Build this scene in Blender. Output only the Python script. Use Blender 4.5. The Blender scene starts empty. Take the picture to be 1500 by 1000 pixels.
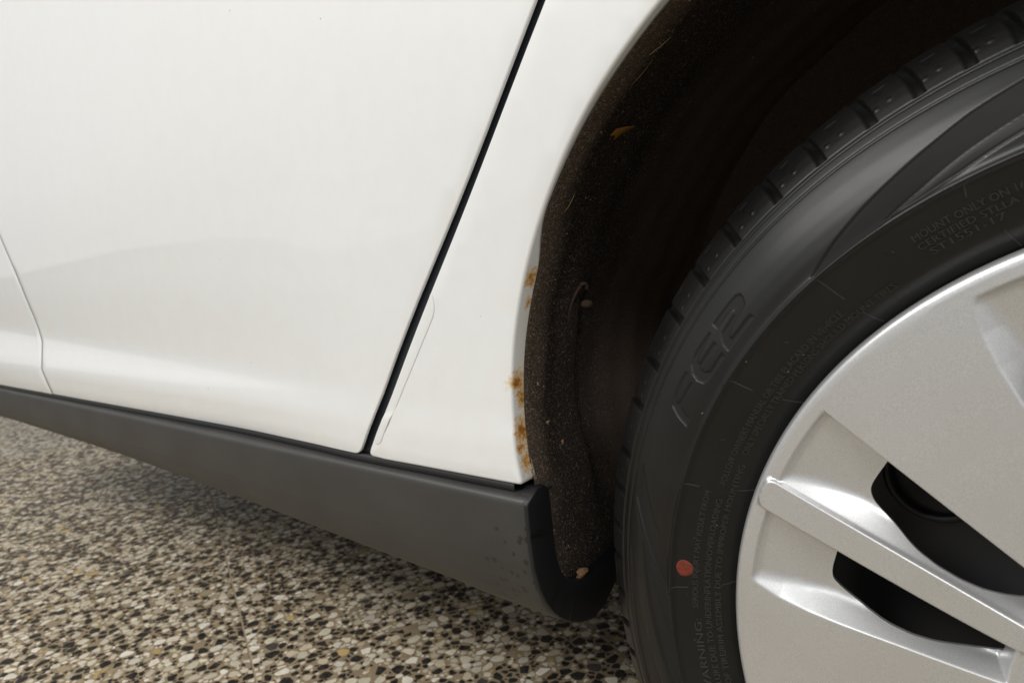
import bpy, math, random
import numpy as np
from mathutils import Matrix, Vector
from mathutils.geometry import delaunay_2d_cdt
R2D = math.degrees; D2R = math.radians
rng = np.random.default_rng(7); random.seed(7)
scene = bpy.context.scene
C = scene.collection

# ------------------------------------------------------------------ camera
YAW, PITCH, ROLL = .7056, .1504, -.0961
CAM = Vector((-.0558, -.3484, .5319))
fwd = Vector((-math.sin(YAW)*math.cos(PITCH), math.cos(YAW)*math.cos(PITCH), -math.sin(PITCH)))
right = Vector((math.cos(YAW), math.sin(YAW), 0)); up = right.cross(fwd)
r2 = right*math.cos(ROLL)+up*math.sin(ROLL); u2 = -right*math.sin(ROLL)+up*math.cos(ROLL)
camd = bpy.data.cameras.new('camera'); cam = bpy.data.objects.new('camera', camd); C.objects.link(cam)
m = Matrix((r2, u2, -fwd)).transposed().to_4x4(); m.translation = CAM; cam.matrix_world = m
camd.sensor_width = 36; camd.lens = 36*1056.1/1500; camd.clip_start = .01; camd.clip_end = 200
camd.dof.use_dof = True; camd.dof.focus_distance = .46; camd.dof.aperture_fstop = 13.0
scene.camera = cam

# ------------------------------------------------------------------ light: soft indoor garage light
W = bpy.data.worlds.new('World'); scene.world = W; W.use_nodes = True
bg = W.node_tree.nodes['Background']; bg.inputs[0].default_value = (.985, .995, 1.0, 1); bg.inputs[1].default_value = .50
def area(name, loc, target, sx, sy, power, col=(1, .985, .96)):
    l = bpy.data.lights.new(name, 'AREA'); l.shape = 'RECTANGLE'; l.size = sx; l.size_y = sy; l.energy = power; l.color = col
    o = bpy.data.objects.new(name, l); C.objects.link(o); o.location = loc
    o.rotation_euler = (Vector(target)-Vector(loc)).to_track_quat('-Z', 'Y').to_euler(); return o
area('area_light', (-1.5, -1.8, 2.2), (-.6, -.1, .2), 1.8, .5, 50)
area('area_light', (1.3, -1.4, 2.4), (-.2, -.1, .3), 1.6, .5, 28)  # added fill from the right, no known lamp there; brightens the arch flange
vs = scene.view_settings; vs.view_transform = 'Standard'; vs.look = 'None'; vs.exposure = 0.04; vs.gamma = 1; vs.use_curve_mapping = False

# ------------------------------------------------------------------ helpers
def sst(t):
    t = np.clip(t, 0, 1); return t*t*(3-2*t)
def smin(a, b, k):
    h = np.clip(.5+.5*(b-a)/k, 0, 1); return b+(a-b)*h-k*h*(1-h)
def smax(a, b, k): return -smin(-a, -b, k)
def smooth(me, on=True):
    me.polygons.foreach_set('use_smooth', [on]*len(me.polygons))
def mesh(name, verts, faces, mat=None, parent=None, sm=True, attr=None):
    me = bpy.data.meshes.new(name)
    me.from_pydata([tuple(map(float, v)) for v in verts], [], [tuple(map(int, f)) for f in faces])
    if sm: smooth(me)
    if mat: me.materials.append(mat)
    if attr is not None:
        for k, arr in attr.items():
            arr = np.asarray(arr, dtype=np.float32)
            if arr.ndim == 1:
                a = me.attributes.new(k, 'FLOAT', 'POINT'); a.data.foreach_set('value', arr)
            else:
                a = me.attributes.new(k, 'FLOAT_COLOR', 'POINT'); a.data.foreach_set('color', np.c_[arr, np.ones(len(arr))].astype(np.float32).ravel())
    o = bpy.data.objects.new(name, me); C.objects.link(o)
    if parent: o.parent = parent
    return o
def tag(o, label=None, cat=None, group=None, kind=None):
    for k, v in (('label', label), ('category', cat), ('group', group), ('kind', kind)):
        if v: o[k] = v
    return o
def inpoly(px, pz, poly):
    n = len(poly); ins = np.zeros(len(px), bool); j = n-1
    for i in range(n):
        xi, zi = poly[i]; xj, zj = poly[j]
        c = ((zi > pz) != (zj > pz))
        with np.errstate(divide='ignore', invalid='ignore'):
            c &= px < (xj-xi)*(pz-zi)/(zj-zi+1e-30)+xi
        ins ^= c; j = i
    return ins
def polydist(px, pz, poly, closed=True):
    d = np.full(len(px), 1e9); n = len(poly)
    for i in range(n if closed else n-1):
        a = np.array(poly[i]); b = np.array(poly[(i+1) % n]); ab = b-a; L = ab@ab+1e-18
        t = np.clip(((px-a[0])*ab[0]+(pz-a[1])*ab[1])/L, 0, 1)
        d = np.minimum(d, np.hypot(px-a[0]-t*ab[0], pz-a[1]-t*ab[1]))
    return d
def resample(poly, step, closed=True):
    out = []; n = len(poly)
    for i in range(n if closed else n-1):
        a = np.array(poly[i], float); b = np.array(poly[(i+1) % n], float)
        k = max(1, int(round(np.linalg.norm(b-a)/step)))
        out += [tuple(a+(b-a)*j/k) for j in range(k)]
    if not closed: out.append(tuple(poly[-1]))
    return out
def roundcorner(p0, p1, p2, r, n=6):
    p0, p1, p2 = map(lambda p: np.array(p, float), (p0, p1, p2))
    a = (p0-p1)/np.linalg.norm(p0-p1); b = (p2-p1)/np.linalg.norm(p2-p1)
    s, e = p1+a*r, p1+b*r
    return [tuple((1-t)**2*s+2*t*(1-t)*p1+t*t*e) for t in np.linspace(0, 1, n)]
def ccw(poly):
    p = np.array(poly); s = np.sum(p[:, 0]*np.roll(p[:, 1], -1)-np.roll(p[:, 0], -1)*p[:, 1])
    return list(poly) if s > 0 else list(poly)[::-1]
def inset(poly, d):
    p = np.array(poly); a = p-np.roll(p, 1, 0); b = np.roll(p, -1, 0)-p
    a /= np.linalg.norm(a, axis=1)[:, None]+1e-12; b /= np.linalg.norm(b, axis=1)[:, None]+1e-12
    na = np.c_[-a[:, 1], a[:, 0]]; nb = np.c_[-b[:, 1], b[:, 0]]
    nn = na+nb; nn /= np.linalg.norm(nn, axis=1)[:, None]+1e-12
    c = np.clip((nn*na).sum(1), .5, 1)
    return p+nn*(d/c)[:, None]
def smooth_loop_early(L, it=2):
    q = np.array(L)
    for _ in range(it): q = .25*np.roll(q, 1, 0)+.5*q+.25*np.roll(q, -1, 0)
    return [tuple(v) for v in q]
def cdt(loops, pts):
    vs_, es = [], []
    for L in loops:
        b = len(vs_); n = len(L)
        vs_ += [Vector((float(x), float(z))) for x, z in L]; es += [(b+i, b+(i+1) % n) for i in range(n)]
    nb = len(vs_)
    vs_ += [Vector((float(x), float(z))) for x, z in pts]
    ov, oe, of, orig, _, _ = delaunay_2d_cdt(vs_, es, [], 0, 1e-7)
    P = np.array([(v[0], v[1]) for v in ov]); T = np.array([tuple(f) for f in of])
    back = np.full(nb, -1)
    for i, l in enumerate(orig):
        for q in l:
            if q < nb: back[q] = i
    e1 = P[T[:, 1]]-P[T[:, 0]]; e2 = P[T[:, 2]]-P[T[:, 0]]
    neg = e1[:, 0]*e2[:, 1]-e1[:, 1]*e2[:, 0] < 0
    T[neg] = T[neg][:, ::-1]
    return P, T, back

# ------------------------------------------------------------------ materials
class NT:
    def __init__(s, name):
        s.m = bpy.data.materials.new(name); s.m.use_nodes = True; s.t = s.m.node_tree; s.n = s.t.nodes; s.p = s.n['Principled BSDF']
    def new(s, typ, **kw):
        n = s.n.new(typ)
        for k, v in kw.items():
            if k.startswith('_'): setattr(n, k[1:], v)
            else:
                key = int(k[1:]) if k[0] == 'i' and k[1:].isdigit() else k.replace('__', ' ')
                n.inputs[key].default_value = v
        return n
    def link(s, a, b): s.t.links.new(a, b)
    def obj(s): return s.new('ShaderNodeTexCoord').outputs['Object']
    def noise(s, scale, detail=3, vec=None, rough=.5):
        n = s.new('ShaderNodeTexNoise', Scale=scale, Detail=detail, Roughness=rough)
        s.link(vec or s.obj(), n.inputs['Vector']); return n.outputs['Fac']
    def ramp(s, fac, stops):
        r = s.new('ShaderNodeValToRGB'); e = r.color_ramp.elements
        while len(e) < len(stops): e.new(.5)
        for el, (p, c) in zip(e, stops):
            el.position = p; el.color = (c, c, c, 1) if isinstance(c, (int, float)) else (*c, 1)
        s.link(fac, r.inputs[0]); return r.outputs[0]
    def mix(s, fac, a, b, mode='MIX'):
        n = s.new('ShaderNodeMix', _data_type='RGBA', _blend_type=mode)
        for sock, v in ((n.inputs[0], fac), (n.inputs[6], a), (n.inputs[7], b)):
            if isinstance(v, (int, float)): sock.default_value = v
            elif isinstance(v, tuple): sock.default_value = (*v, 1)
            else: s.link(v, sock)
        return n.outputs[2]
    def math(s, op, a, b=0.):
        n = s.new('ShaderNodeMath', _operation=op)
        for sock, v in ((n.inputs[0], a), (n.inputs[1], b)):
            if isinstance(v, (int, float)): sock.default_value = v
            else: s.link(v, sock)
        return n.outputs[0]
    def bump(s, h, dist, strength=1.):
        b = s.new('ShaderNodeBump', Strength=strength, Distance=dist); s.link(h, b.inputs['Height'])
        s.link(b.outputs[0], s.p.inputs['Normal']); return b
    def set(s, **kw):
        for k, v in kw.items():
            k = k.replace('__', ' ')
            if isinstance(v, tuple) and len(v) == 3: v = (*v, 1)
            s.p.inputs[k].default_value = v
        return s

def simple(name, col, rough=.5, **kw):
    k = NT(name); k.set(Base__Color=col, Roughness=rough, **kw); return k

def paint(name, rust=()):
    k = NT(name)
    base = (.79, .802, .80)
    k.set(Base__Color=base, Roughness=.42, Coat__Weight=1.0, Coat__Roughness=.012, Coat__IOR=1.6)
    col = k.mix(k.ramp(k.noise(48, 5, rough=.65), [(.35, 0), (.7, 1)]), base, (.775, .78, .77))
    sp = k.new('ShaderNodeTexVoronoi', Scale=95.); k.link(k.obj(), sp.inputs['Vector'])      # rare dirt specks
    sel = k.math('MULTIPLY', k.math('LESS_THAN', sp.outputs['Distance'], .055), k.math('GREATER_THAN', k.new('ShaderNodeSeparateColor').outputs[0], .5))
    sc = k.new('ShaderNodeSeparateColor'); k.link(sp.outputs['Color'], sc.inputs[0])
    sel = k.math('MULTIPLY', k.math('LESS_THAN', sp.outputs['Distance'], .06), k.math('GREATER_THAN', sc.outputs[0], .965))
    col = k.mix(k.math('MULTIPLY', sel, .7), col, (.12, .11, .1))
    if rust:
        co = k.obj(); dn = k.new('ShaderNodeTexNoise', Scale=330., Detail=6., Roughness=.72); k.link(co, dn.inputs['Vector'])
        tot = None
        for (x, y, z, r, sq) in rust:
            y = y*.72
            mp = k.new('ShaderNodeMapping', _vector_type='POINT'); mp.inputs['Location'].default_value = (-x, -y, -z*sq); mp.inputs['Scale'].default_value = (1, 1, sq)
            k.link(co, mp.inputs[0])
            ln = k.new('ShaderNodeVectorMath', _operation='LENGTH'); k.link(mp.outputs[0], ln.inputs[0])
            v = k.math('SUBTRACT', 1.0, k.math('DIVIDE', ln.outputs['Value'], r))
            tot = v if tot is None else k.math('MAXIMUM', tot, v)
        f = k.math('ADD', tot, k.math('MULTIPLY', k.math('SUBTRACT', dn.outputs['Fac'], .5), 1.9))
        yy_ = k.new('ShaderNodeSeparateXYZ'); k.link(co, yy_.inputs[0]); mr = k.new('ShaderNodeMapRange', i1=-.0005, i2=.0045, i3=-.75, i4=.0); k.link(yy_.outputs[1], mr.inputs[0])
        mr2 = k.new('ShaderNodeMapRange', i1=.004, i2=.012, i3=0., i4=.16); k.link(yy_.outputs[1], mr2.inputs[0])
        zr = k.new('ShaderNodeMapRange', i1=.51, i2=.44, i3=0., i4=1.); k.link(yy_.outputs[2], zr.inputs[0])
        f = k.math('ADD', f, mr.outputs[0])
        f = k.math('MAXIMUM', f, k.math('MULTIPLY', k.math('MULTIPLY', mr2.outputs[0], zr.outputs[0]), k.math('MULTIPLY', k.noise(70, 4), 2.4)))
        stain = k.ramp(f, [(.0, 0), (.35, .55), (.7, 1)])
        rc = k.ramp(f, [(.05, (.66, .52, .26)), (.35, (.60, .36, .08)), (.65, (.52, .25, .04)), (.95, (.26, .10, .02))])
        gm = k.ramp(k.noise(160, 4), [(.52, 0), (.75, .35)])
        col = k.mix(stain, col, rc)
        k.link(k.math('SUBTRACT', 1.0, stain), k.p.inputs['Coat Weight'])
        k.link(k.math('ADD', .42, k.math('MULTIPLY', stain, .45)), k.p.inputs['Roughness'])
    k.link(col, k.p.inputs['Base Color'])
    b = k.new('ShaderNodeBump', Strength=.12, Distance=.0001); k.link(k.noise(260, 1), b.inputs['Height']); k.link(b.outputs[0], k.p.inputs['Coat Normal'])
    return k.m

M = {}
RUST = [(-.341, .013, .503, .0088, .8), (-.346, .015, .488, .0040, .5), (-.359, .009, .434, .0115, 1), (-.360, .015, .424, .0070, .5),
        (-.361, .013, .400, .0110, .7), (-.362, .009, .3885, .0085, 1.2), (-.362, .015, .378, .0100, .7), (-.361, .004, .399, .0035, 1)]
M['paint'] = paint('white_paint'); M['paint_rust'] = paint('white_paint_with_rust', RUST)
k = paint('film'); k.node_tree.nodes['Principled BSDF'].inputs['Coat Roughness'].default_value = .12; M['film'] = k
k = simple('gap_rubber', (.017, .021, .027), .45); M['rubber'] = k.m
k = simple('black_plastic', (.008, .008, .009), .5); k.bump(k.noise(900, 2), .0003, .3); M['blackplastic'] = k.m
k = simple('underbody', (.012, .011, .010), .85); M['under'] = k.m

# sill plastic: dark grey grained, with dull splash spots near its rear end
k = NT('sill_plastic'); k.set(Roughness=.48, Base__Color=(.045, .043, .040)); k.p.inputs['Specular IOR Level'].default_value = .5
co = k.obj()
v = k.new('ShaderNodeTexVoronoi', Scale=150.); k.link(co, v.inputs['Vector'])
sc = k.new('ShaderNodeSeparateColor'); k.link(v.outputs['Color'], sc.inputs[0])
sx = k.new('ShaderNodeSeparateXYZ'); k.link(co, sx.inputs[0])
mx = k.new('ShaderNodeMapRange', i1=-.42, i2=-.352, i3=0., i4=.75); k.link(sx.outputs[0], mx.inputs[0])
mz = k.new('ShaderNodeMapRange', i1=.345, i2=.315, i3=0., i4=1.); k.link(sx.outputs[2], mz.inputs[0])
nz = k.math('MULTIPLY', k.noise(60, 2), .35)
d = k.math('LESS_THAN', k.math('ADD', v.outputs['Distance'], nz), .5)
spot = k.math('MULTIPLY', d, k.math('LESS_THAN', sc.outputs[0], k.math('MULTIPLY', k.math('MULTIPLY', mx.outputs[0], mz.outputs[0]), 1.0)))
dust = k.ramp(k.noise(14, 4), [(.35, 0), (.7, 1)])
col = k.mix(dust, (.033, .032, .030), (.045, .043, .040))
col = k.mix(spot, col, (.017, .016, .015)); k.link(col, k.p.inputs['Base Color'])
k.bump(k.noise(1500, 2), .0002, .35); M['sill'] = k.m

# felt liner
k = NT('felt_liner'); k.set(Roughness=1.0); k.p.inputs['Specular IOR Level'].default_value = .15
n1 = k.noise(750, 5, rough=.85); n2 = k.noise(25, 5, rough=.7)
sy_ = k.new('ShaderNodeSeparateXYZ'); k.link(k.obj(), sy_.inputs[0])
depth_tone = k.ramp(k.math('ADD', k.math('MULTIPLY', sy_.outputs[1], 4.0), k.math('MULTIPLY', k.math('SUBTRACT', n2, .5), .25)), [(.06, .42), (.2, .07), (.45, .05), (.75, .5)])  # tone by depth: brown at the edge, darker band, browner again further in
col = k.mix(depth_tone, (.014, .0128, .0125), (.19, .138, .105))
col = k.mix(k.ramp(n1, [(.50, 0), (.70, .75)]), col, (.26, .20, .15)); k.link(col, k.p.inputs['Base Color'])
k.bump(n1, .0015, .9); M['felt'] = k.m
k = NT('fibre'); k.set(Roughness=.9); a = k.new('ShaderNodeAttribute', _attribute_name='tint'); k.link(a.outputs['Color'], k.p.inputs['Base Color']); M['fibre'] = k.m

# tyre rubber: attribute 'mark' = fine ribbed moulded areas (duller, darker)
k = NT('tyre_rubber'); k.p.inputs['Specular IOR Level'].default_value = .42
a = k.new('ShaderNodeAttribute', _attribute_name='mark')
n = k.ramp(k.noise(18, 4), [(.3, 0), (.75, 1)])
col = k.mix(n, (.0040, .0038, .0037), (.0072, .0069, .0066))
col = k.mix(a.outputs['Fac'], col, (.0035, .0033, .0032))
v = k.new('ShaderNodeTexVoronoi', Scale=140.); k.link(k.obj(), v.inputs['Vector'])
sc = k.new('ShaderNodeSeparateColor'); k.link(v.outputs['Color'], sc.inputs[0])
sp = k.math('MULTIPLY', k.math('LESS_THAN', v.outputs['Distance'], .055), k.math('GREATER_THAN', sc.outputs[1], .93))
col = k.mix(sp, col, (.2, .18, .15)); k.link(col, k.p.inputs['Base Color'])
k.link(k.math('ADD', k.math('ADD', .33, k.math('MULTIPLY', n, .08)), k.math('MULTIPLY', a.outputs['Fac'], .40)), k.p.inputs['Roughness'])
k.bump(k.noise(2200, 2), .0001, .35); M['tyre'] = k.m
k = simple('lit_tyre_lettering', (.030, .0285, .027), .34); M['letter'] = k.m  # same rubber made lighter: light caught by raised edges put into the colour
k = simple('red_paint', (.36, .055, .022), .6); k.link(k.mix(k.ramp(k.noise(500, 4), [(.35, 0), (.65, 1)]), (.20, .030, .012), (.12, .018, .008)), k.p.inputs['Base Color']); M['red'] = k.m

# silver wheel cover
k = NT('silver_paint'); k.set(Metallic=.7, Roughness=.36, Coat__Weight=.15, Coat__Roughness=.2)
n = k.noise(2200, 2, rough=.8); n2 = k.noise(12, 4)
col = k.mix(k.ramp(n, [(.3, 0), (.7, 1)]), (.52, .525, .53), (.74, .745, .75))
col = k.mix(k.ramp(n2, [(.4, 0), (.75, .22)]), col, (.44, .42, .38))
v = k.new('ShaderNodeTexVoronoi', Scale=120.); k.link(k.obj(), v.inputs['Vector'])
sc = k.new('ShaderNodeSeparateColor'); k.link(v.outputs['Color'], sc.inputs[0])
sp = k.math('MULTIPLY', k.math('LESS_THAN', v.outputs['Distance'], .05), k.math('GREATER_THAN', sc.outputs[1], .975))
col = k.mix(sp, col, (.05, .04, .035)); k.link(col, k.p.inputs['Base Color'])
k.bump(n, .00005, .5); M['silver'] = k.m
k = simple('black_steel', (.007, .008, .010), .5); M['steel'] = k.m

# terrazzo
k = NT('terrazzo_matrix'); k.set(Roughness=.5, Specular__IOR__Level=.18)
k.link(k.mix(k.ramp(k.noise(300, 4), [(.35, 0), (.65, 1)]), (.25, .19, .118), (.38, .295, .19)), k.p.inputs['Base Color']); M['matrix'] = k.m
k = NT('terrazzo_chip'); k.set(Roughness=.45, Specular__IOR__Level=.18)
a = k.new('ShaderNodeAttribute', _attribute_name='tint')
k.link(k.mix(k.ramp(k.noise(130, 4), [(.3, 0), (.8, .3)]), a.outputs['Color'], (.22, .18, .13)), k.p.inputs['Base Color']); M['chip'] = k.m
k = NT('terrazzo_far'); k.set(Roughness=.45, Specular__IOR__Level=.18)
v = k.new('ShaderNodeTexVoronoi', Scale=100.); k.link(k.obj(), v.inputs['Vector'])
v2 = k.new('ShaderNodeTexVoronoi', _feature='DISTANCE_TO_EDGE', Scale=100.); k.link(k.obj(), v2.inputs['Vector'])
sc = k.new('ShaderNodeSeparateColor'); k.link(v.outputs['Color'], sc.inputs[0])
r = k.ramp(sc.outputs[0], [(0, (.02, .021, .023)), (.40, (.02, .021, .023)), (.41, (.56, .50, .38)), (.8, (.62, .56, .44)), (.81, (.40, .33, .22)), (1, (.3, .26, .2))])
k.link(k.mix(k.math('LESS_THAN', v2.outputs['Distance'], .06), r, (.32, .265, .19)), k.p.inputs['Base Color']); M['far'] = k.m
k = simple('joint_grout', (.40, .31, .205), .7); M['grout'] = k.m

# ------------------------------------------------------------------ floor
fl = mesh('floor', [(-30, -30, -.0008), (30, -30, -.0008), (30, 30, -.0008), (-30, 30, -.0008)], [(0, 1, 2, 3)], M['grout'], sm=False)
tag(fl, 'beige terrazzo floor with black and cream stone chips', None, None, 'structure')
TS = .412; TA = D2R(-24.0); TO = np.array([-.893, .064]); JG = .0030
e1 = np.array([math.cos(TA), math.sin(TA)]); e2 = np.array([-e1[1], e1[0]])
def clip_poly(poly, nx, ny, c):
    out = []; n = len(poly)
    for i in range(n):
        p = poly[i]; q = poly[(i+1) % n]
        a = nx*p[0]+ny*p[1]-c; b = nx*q[0]+ny*q[1]-c
        if a <= 0: out.append(p)
        if (a < 0) != (b < 0) and a != b:
            t = a/(a-b); out.append((p[0]+t*(q[0]-p[0]), p[1]+t*(q[1]-p[1])))
    return out
PAL = [((.009, .010, .012), .46), ((.74, .67, .52), .29), ((.62, .53, .38), .08), ((.82, .76, .64), .11), ((.36, .28, .18), .03), ((.56, .40, .16), .02), ((.06, .057, .054), .01)]
def chip_polys(seed):
    rg = random.Random(seed); h = TS/2-JG/2
    pts = []; cell = .0135; gridd = {}
    def ok(x, y, r):
        gx, gy = int(x//cell), int(y//cell)
        for i in range(gx-2, gx+3):
            for j in range(gy-2, gy+3):
                for (a, b, q) in gridd.get((i, j), ()):
                    if (a-x)**2+(b-y)**2 < ((r+q)*.93)**2: return False
        return True
    for r, tries in ((.0092, 150), (.0072, 700), (.0054, 2600), (.0040, 6500), (.0029, 11000), (.0021, 12000)):
        for _ in range(tries):
            x, y = rg.uniform(-h, h), rg.uniform(-h, h); rr = r*rg.uniform(.9, 1.1)
            if ok(x, y, rr):
                pts.append((x, y, rr)); gridd.setdefault((int(x//cell), int(y//cell)), []).append((x, y, rr))
    res = []
    for (x, y, r) in pts:
        s = r*1.35; poly = [(x-s, y-s), (x+s, y-s), (x+s, y+s), (x-s, y+s)]
        for kk in range(7):                                   # broken, angular stone outlines
            an = rg.uniform(0, 6.283); c, sn = math.cos(an), math.sin(an)
            poly = clip_poly(poly, c, sn, c*x+sn*y+r*rg.uniform(.5, 1.2))
        gx, gy = int(x//cell), int(y//cell)
        sh = rg.uniform(.00018, .00045)
        for i in range(gx-2, gx+3):
            for j in range(gy-2, gy+3):
                for (a, b, q) in gridd.get((i, j), ()):
                    dx, dy = a-x, b-y; d2 = dx*dx+dy*dy
                    if d2 < 1e-12 or d2 > (r*1.5+q*1.5)**2*2: continue
                    dd = math.sqrt(d2); tt = (d2+r*r-q*q)/(2*dd)-sh
                    poly = clip_poly(poly, dx/dd, dy/dd, (dx*x+dy*y)/dd+tt)
                    if len(poly) < 3: break
                if len(poly) < 3: break
            if len(poly) < 3: break
        for (nx, ny) in ((1, 0), (-1, 0), (0, 1), (0, -1)):
            if len(poly) >= 3: poly = clip_poly(poly, nx, ny, h)
        if len(poly) < 3: continue
        ar = .5*abs(sum(poly[i][0]*poly[(i+1) % len(poly)][1]-poly[(i+1) % len(poly)][0]*poly[i][1] for i in range(len(poly))))
        if ar < 4e-6: continue
        u = rg.random(); acc = 0
        for c, w in PAL:
            acc += w
            if u <= acc: break
        f = rg.uniform(.78, 1.18)
        res.append((poly, tuple(q*f for q in c), ar))
    return res
CH = .00018
def chips_mesh(polys, z0):
    V, F, col = [], [], []
    for poly, c, _ in polys:
        b = len(V); n = len(poly)
        cx = sum(p[0] for p in poly)/n; cy = sum(p[1] for p in poly)/n
        V += [(cx+(p[0]-cx)*.96, cy+(p[1]-cy)*.96, z0+CH) for p in poly]; V += [(p[0], p[1], z0) for p in poly]; col += [c]*(2*n)
        F.append(tuple(range(b, b+n)))
        F += [(b+n+i, b+n+(i+1) % n, b+(i+1) % n, b+i) for i in range(n)]
    return V, F, col
NVAR = 4
variants = [chip_polys(100+i) for i in range(NVAR)]
h = TS/2-JG/2
tileV = [(-h, -h, -.003), (h, -h, -.003), (h, h, -.003), (-h, h, -.003)]+[(sx*(h-.0005), sy*(h-.0005), 0) for sx, sy in ((-1, -1), (1, -1), (1, 1), (-1, 1))]
tileF = [(4, 5, 6, 7), (0, 1, 5, 4), (1, 2, 6, 5), (2, 3, 7, 6), (3, 0, 4, 7)]
proto_tile = {}; proto_chips = {}
def visible_floor(x, y):
    return -2.55 < x < -.15 and -.62 < y < .85
tile_list = []
for i in range(-9, 9):
    for j in range(-9, 9):
        c = TO+e1*(i+.5)*TS+e2*(j+.5)*TS
        if -4.2 < c[0] < 1.2 and -2.2 < c[1] < 1.4: tile_list.append((c, i, j))
tile_list.sort(key=lambda t: (t[0][0]+.85)**2+(t[0][1]-.05)**2)
for idx, (c, i, j) in enumerate(tile_list):
    near = visible_floor(*c); key = 'matrix' if near else 'far'
    if key not in proto_tile:
        t = mesh('floor_tile', tileV, tileF, M[key], fl, sm=False); proto_tile[key] = t.data
    else:
        t = bpy.data.objects.new('floor_tile', proto_tile[key]); C.objects.link(t); t.parent = fl
    rot = TA+(math.pi/2)*((i*3+j*5) % 4)
    t.location = (c[0], c[1], 0); t.rotation_euler = (0, 0, rot)
    if not near: continue
    vi = (i*7+j*3) % NVAR
    if idx in (0, 1, 2):            # the stones that show largest are pieces of their own
        polys = variants[vi]
        cr, sr = math.cos(rot), math.sin(rot)
        def vis(p):
            x, y = p[0][0][0], p[0][0][1]; X = c[0]+x*cr-y*sr; Y = c[1]+x*sr+y*cr
            vv = Vector((X, Y, 0))-CAM; dz = vv.dot(fwd); px = 750+1056*vv.dot(r2)/dz; py = 500-1056*vv.dot(u2)/dz
            return p[2]/dz/dz if (-5 < px < 920 and py < 1005 and Y < .1+.3*max(0, X+.9)) else 0
        order = sorted(polys, key=vis, reverse=True); ind = [p for p in order[:100] if vis(p) > 0]; rest = order[len(ind):]
        for p in ind:
            n = len(p[0]); cx = sum(q[0] for q in p[0])/n; cy = sum(q[1] for q in p[0])/n
            V, F, col = chips_mesh([([(q[0]-cx, q[1]-cy) for q in p[0]], p[1], 0)], 0)
            o = mesh('stone_chip', V, F, M['chip'], t, sm=False, attr={'tint': col}); o.location = (cx, cy, 0.00005)
        V, F, col = chips_mesh(rest, 0.00005)
        tag(mesh('stone_chips', V, F, M['chip'], t, sm=False, attr={'tint': col}), kind='stuff')
    else:
        if vi not in proto_chips:
            V, F, col = chips_mesh(variants[vi], 0.00005)
            o = mesh('stone_chips', V, F, M['chip'], t, sm=False, attr={'tint': col}); proto_chips[vi] = o.data
        else:
            o = bpy.data.objects.new('stone_chips', proto_chips[vi]); C.objects.link(o); o.parent = t
        tag(o, kind='stuff')
# the plain far floor beyond the single tiles
o = mesh('floor_far', [(-30, -30, -.0004), (30, -30, -.0004), (30, -2.0, -.0004), (-30, -2.0, -.0004)], [(0, 1, 2, 3)], M['far'], fl, sm=False); o.name = 'far_paving'
o = mesh('far_paving', [(-30, -2.0, -.0004), (-4.0, -2.0, -.0004), (-4.0, 30, -.0004), (-30, 30, -.0004)], [(0, 1, 2, 3)], M['far'], fl, sm=False)

mesh('far_paving', [(1.1, -2.0, -.0004), (30, -2.0, -.0004), (30, 30, -.0004), (1.1, 30, -.0004)], [(0, 1, 2, 3)], M['far'], fl, sm=False)
# ------------------------------------------------------------------ car
car = bpy.data.objects.new('car', None); C.objects.link(car)
tag(car, 'white car with rusty rear wheel arch, dark sill and silver wheel cover', 'car')
WC = np.array([0, .308])
TH = [0, 8.9, 9.8, 15.1, 20.7, 24.4, 30.3, 36, 40.5, 45.4, 51, 55, 90, 125, 129, 134.6, 139.5, 144, 149.7, 155.6, 159.3, 164.9, 170.2, 171.1, 180]
RR_ = [.362, .3614, .3643, .3728, .3817, .3853, .3926, .3958, .400, .4016, .4031, .4034, .4040, .4034, .4031, .4020, .3995, .3966, .3920, .3860, .3814, .3730, .3640, .3614, .362]
_t = np.arange(0, 180.01, .25); _r = np.interp(_t, TH, RR_)
ker = np.hanning(33); ker /= ker.sum(); _rs = np.convolve(np.pad(_r, 16, mode='edge'), ker, 'valid')
_rs = np.where((_t > 14) & (_t < 166), _rs, _r)
def archR(t): return np.interp(t, _t, _rs)
def S(x, z):
    x = np.asarray(x, float); z = np.asarray(z, float)
    T = np.interp(x, [-2.2, -1.41, -.93, -.64, -.46], [.468, .453, .431, .4165, .403]); B = .399
    w = np.maximum(T-B, .004)
    fade = sst((-.46-x)/.3)
    tilt = np.interp(x, [-2.2, -1.3, -.9, -.70, -.60, -.545, -.50, -.41, -.31, -.1], [3.0, 3.3, 3.5, 3.0, 2.3, 1.0, .9, 1.6, 2.8, 3.0])
    y = np.tan(tilt*D2R(1))*.065*np.tanh((.575-z)/.065)+.0003*np.ones_like(z)
    y = y+fade*.004*sst((.52-z)/.1)
    hgt = np.maximum(T-B, 0)*.40
    s = np.clip((T-z)/w, 0, 1); lin = smin(s, np.ones_like(s)*1.0, .15)
    y = y-hgt*sst(s*.5+.25)*1.0*np.where(s > 0, 1, 1)+hgt*sst(np.zeros_like(s)+.25)
    y = y+fade*.13*(np.sqrt(np.maximum(B-z+.002, 0)**2+1e-6)-.001)*sst((B-z+.004)/.008)
    y = y+.10*np.maximum(z-.62, 0)**2
    y = y+.0005*sst((.40-z)/.05)*(1-fade)
    return y
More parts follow.
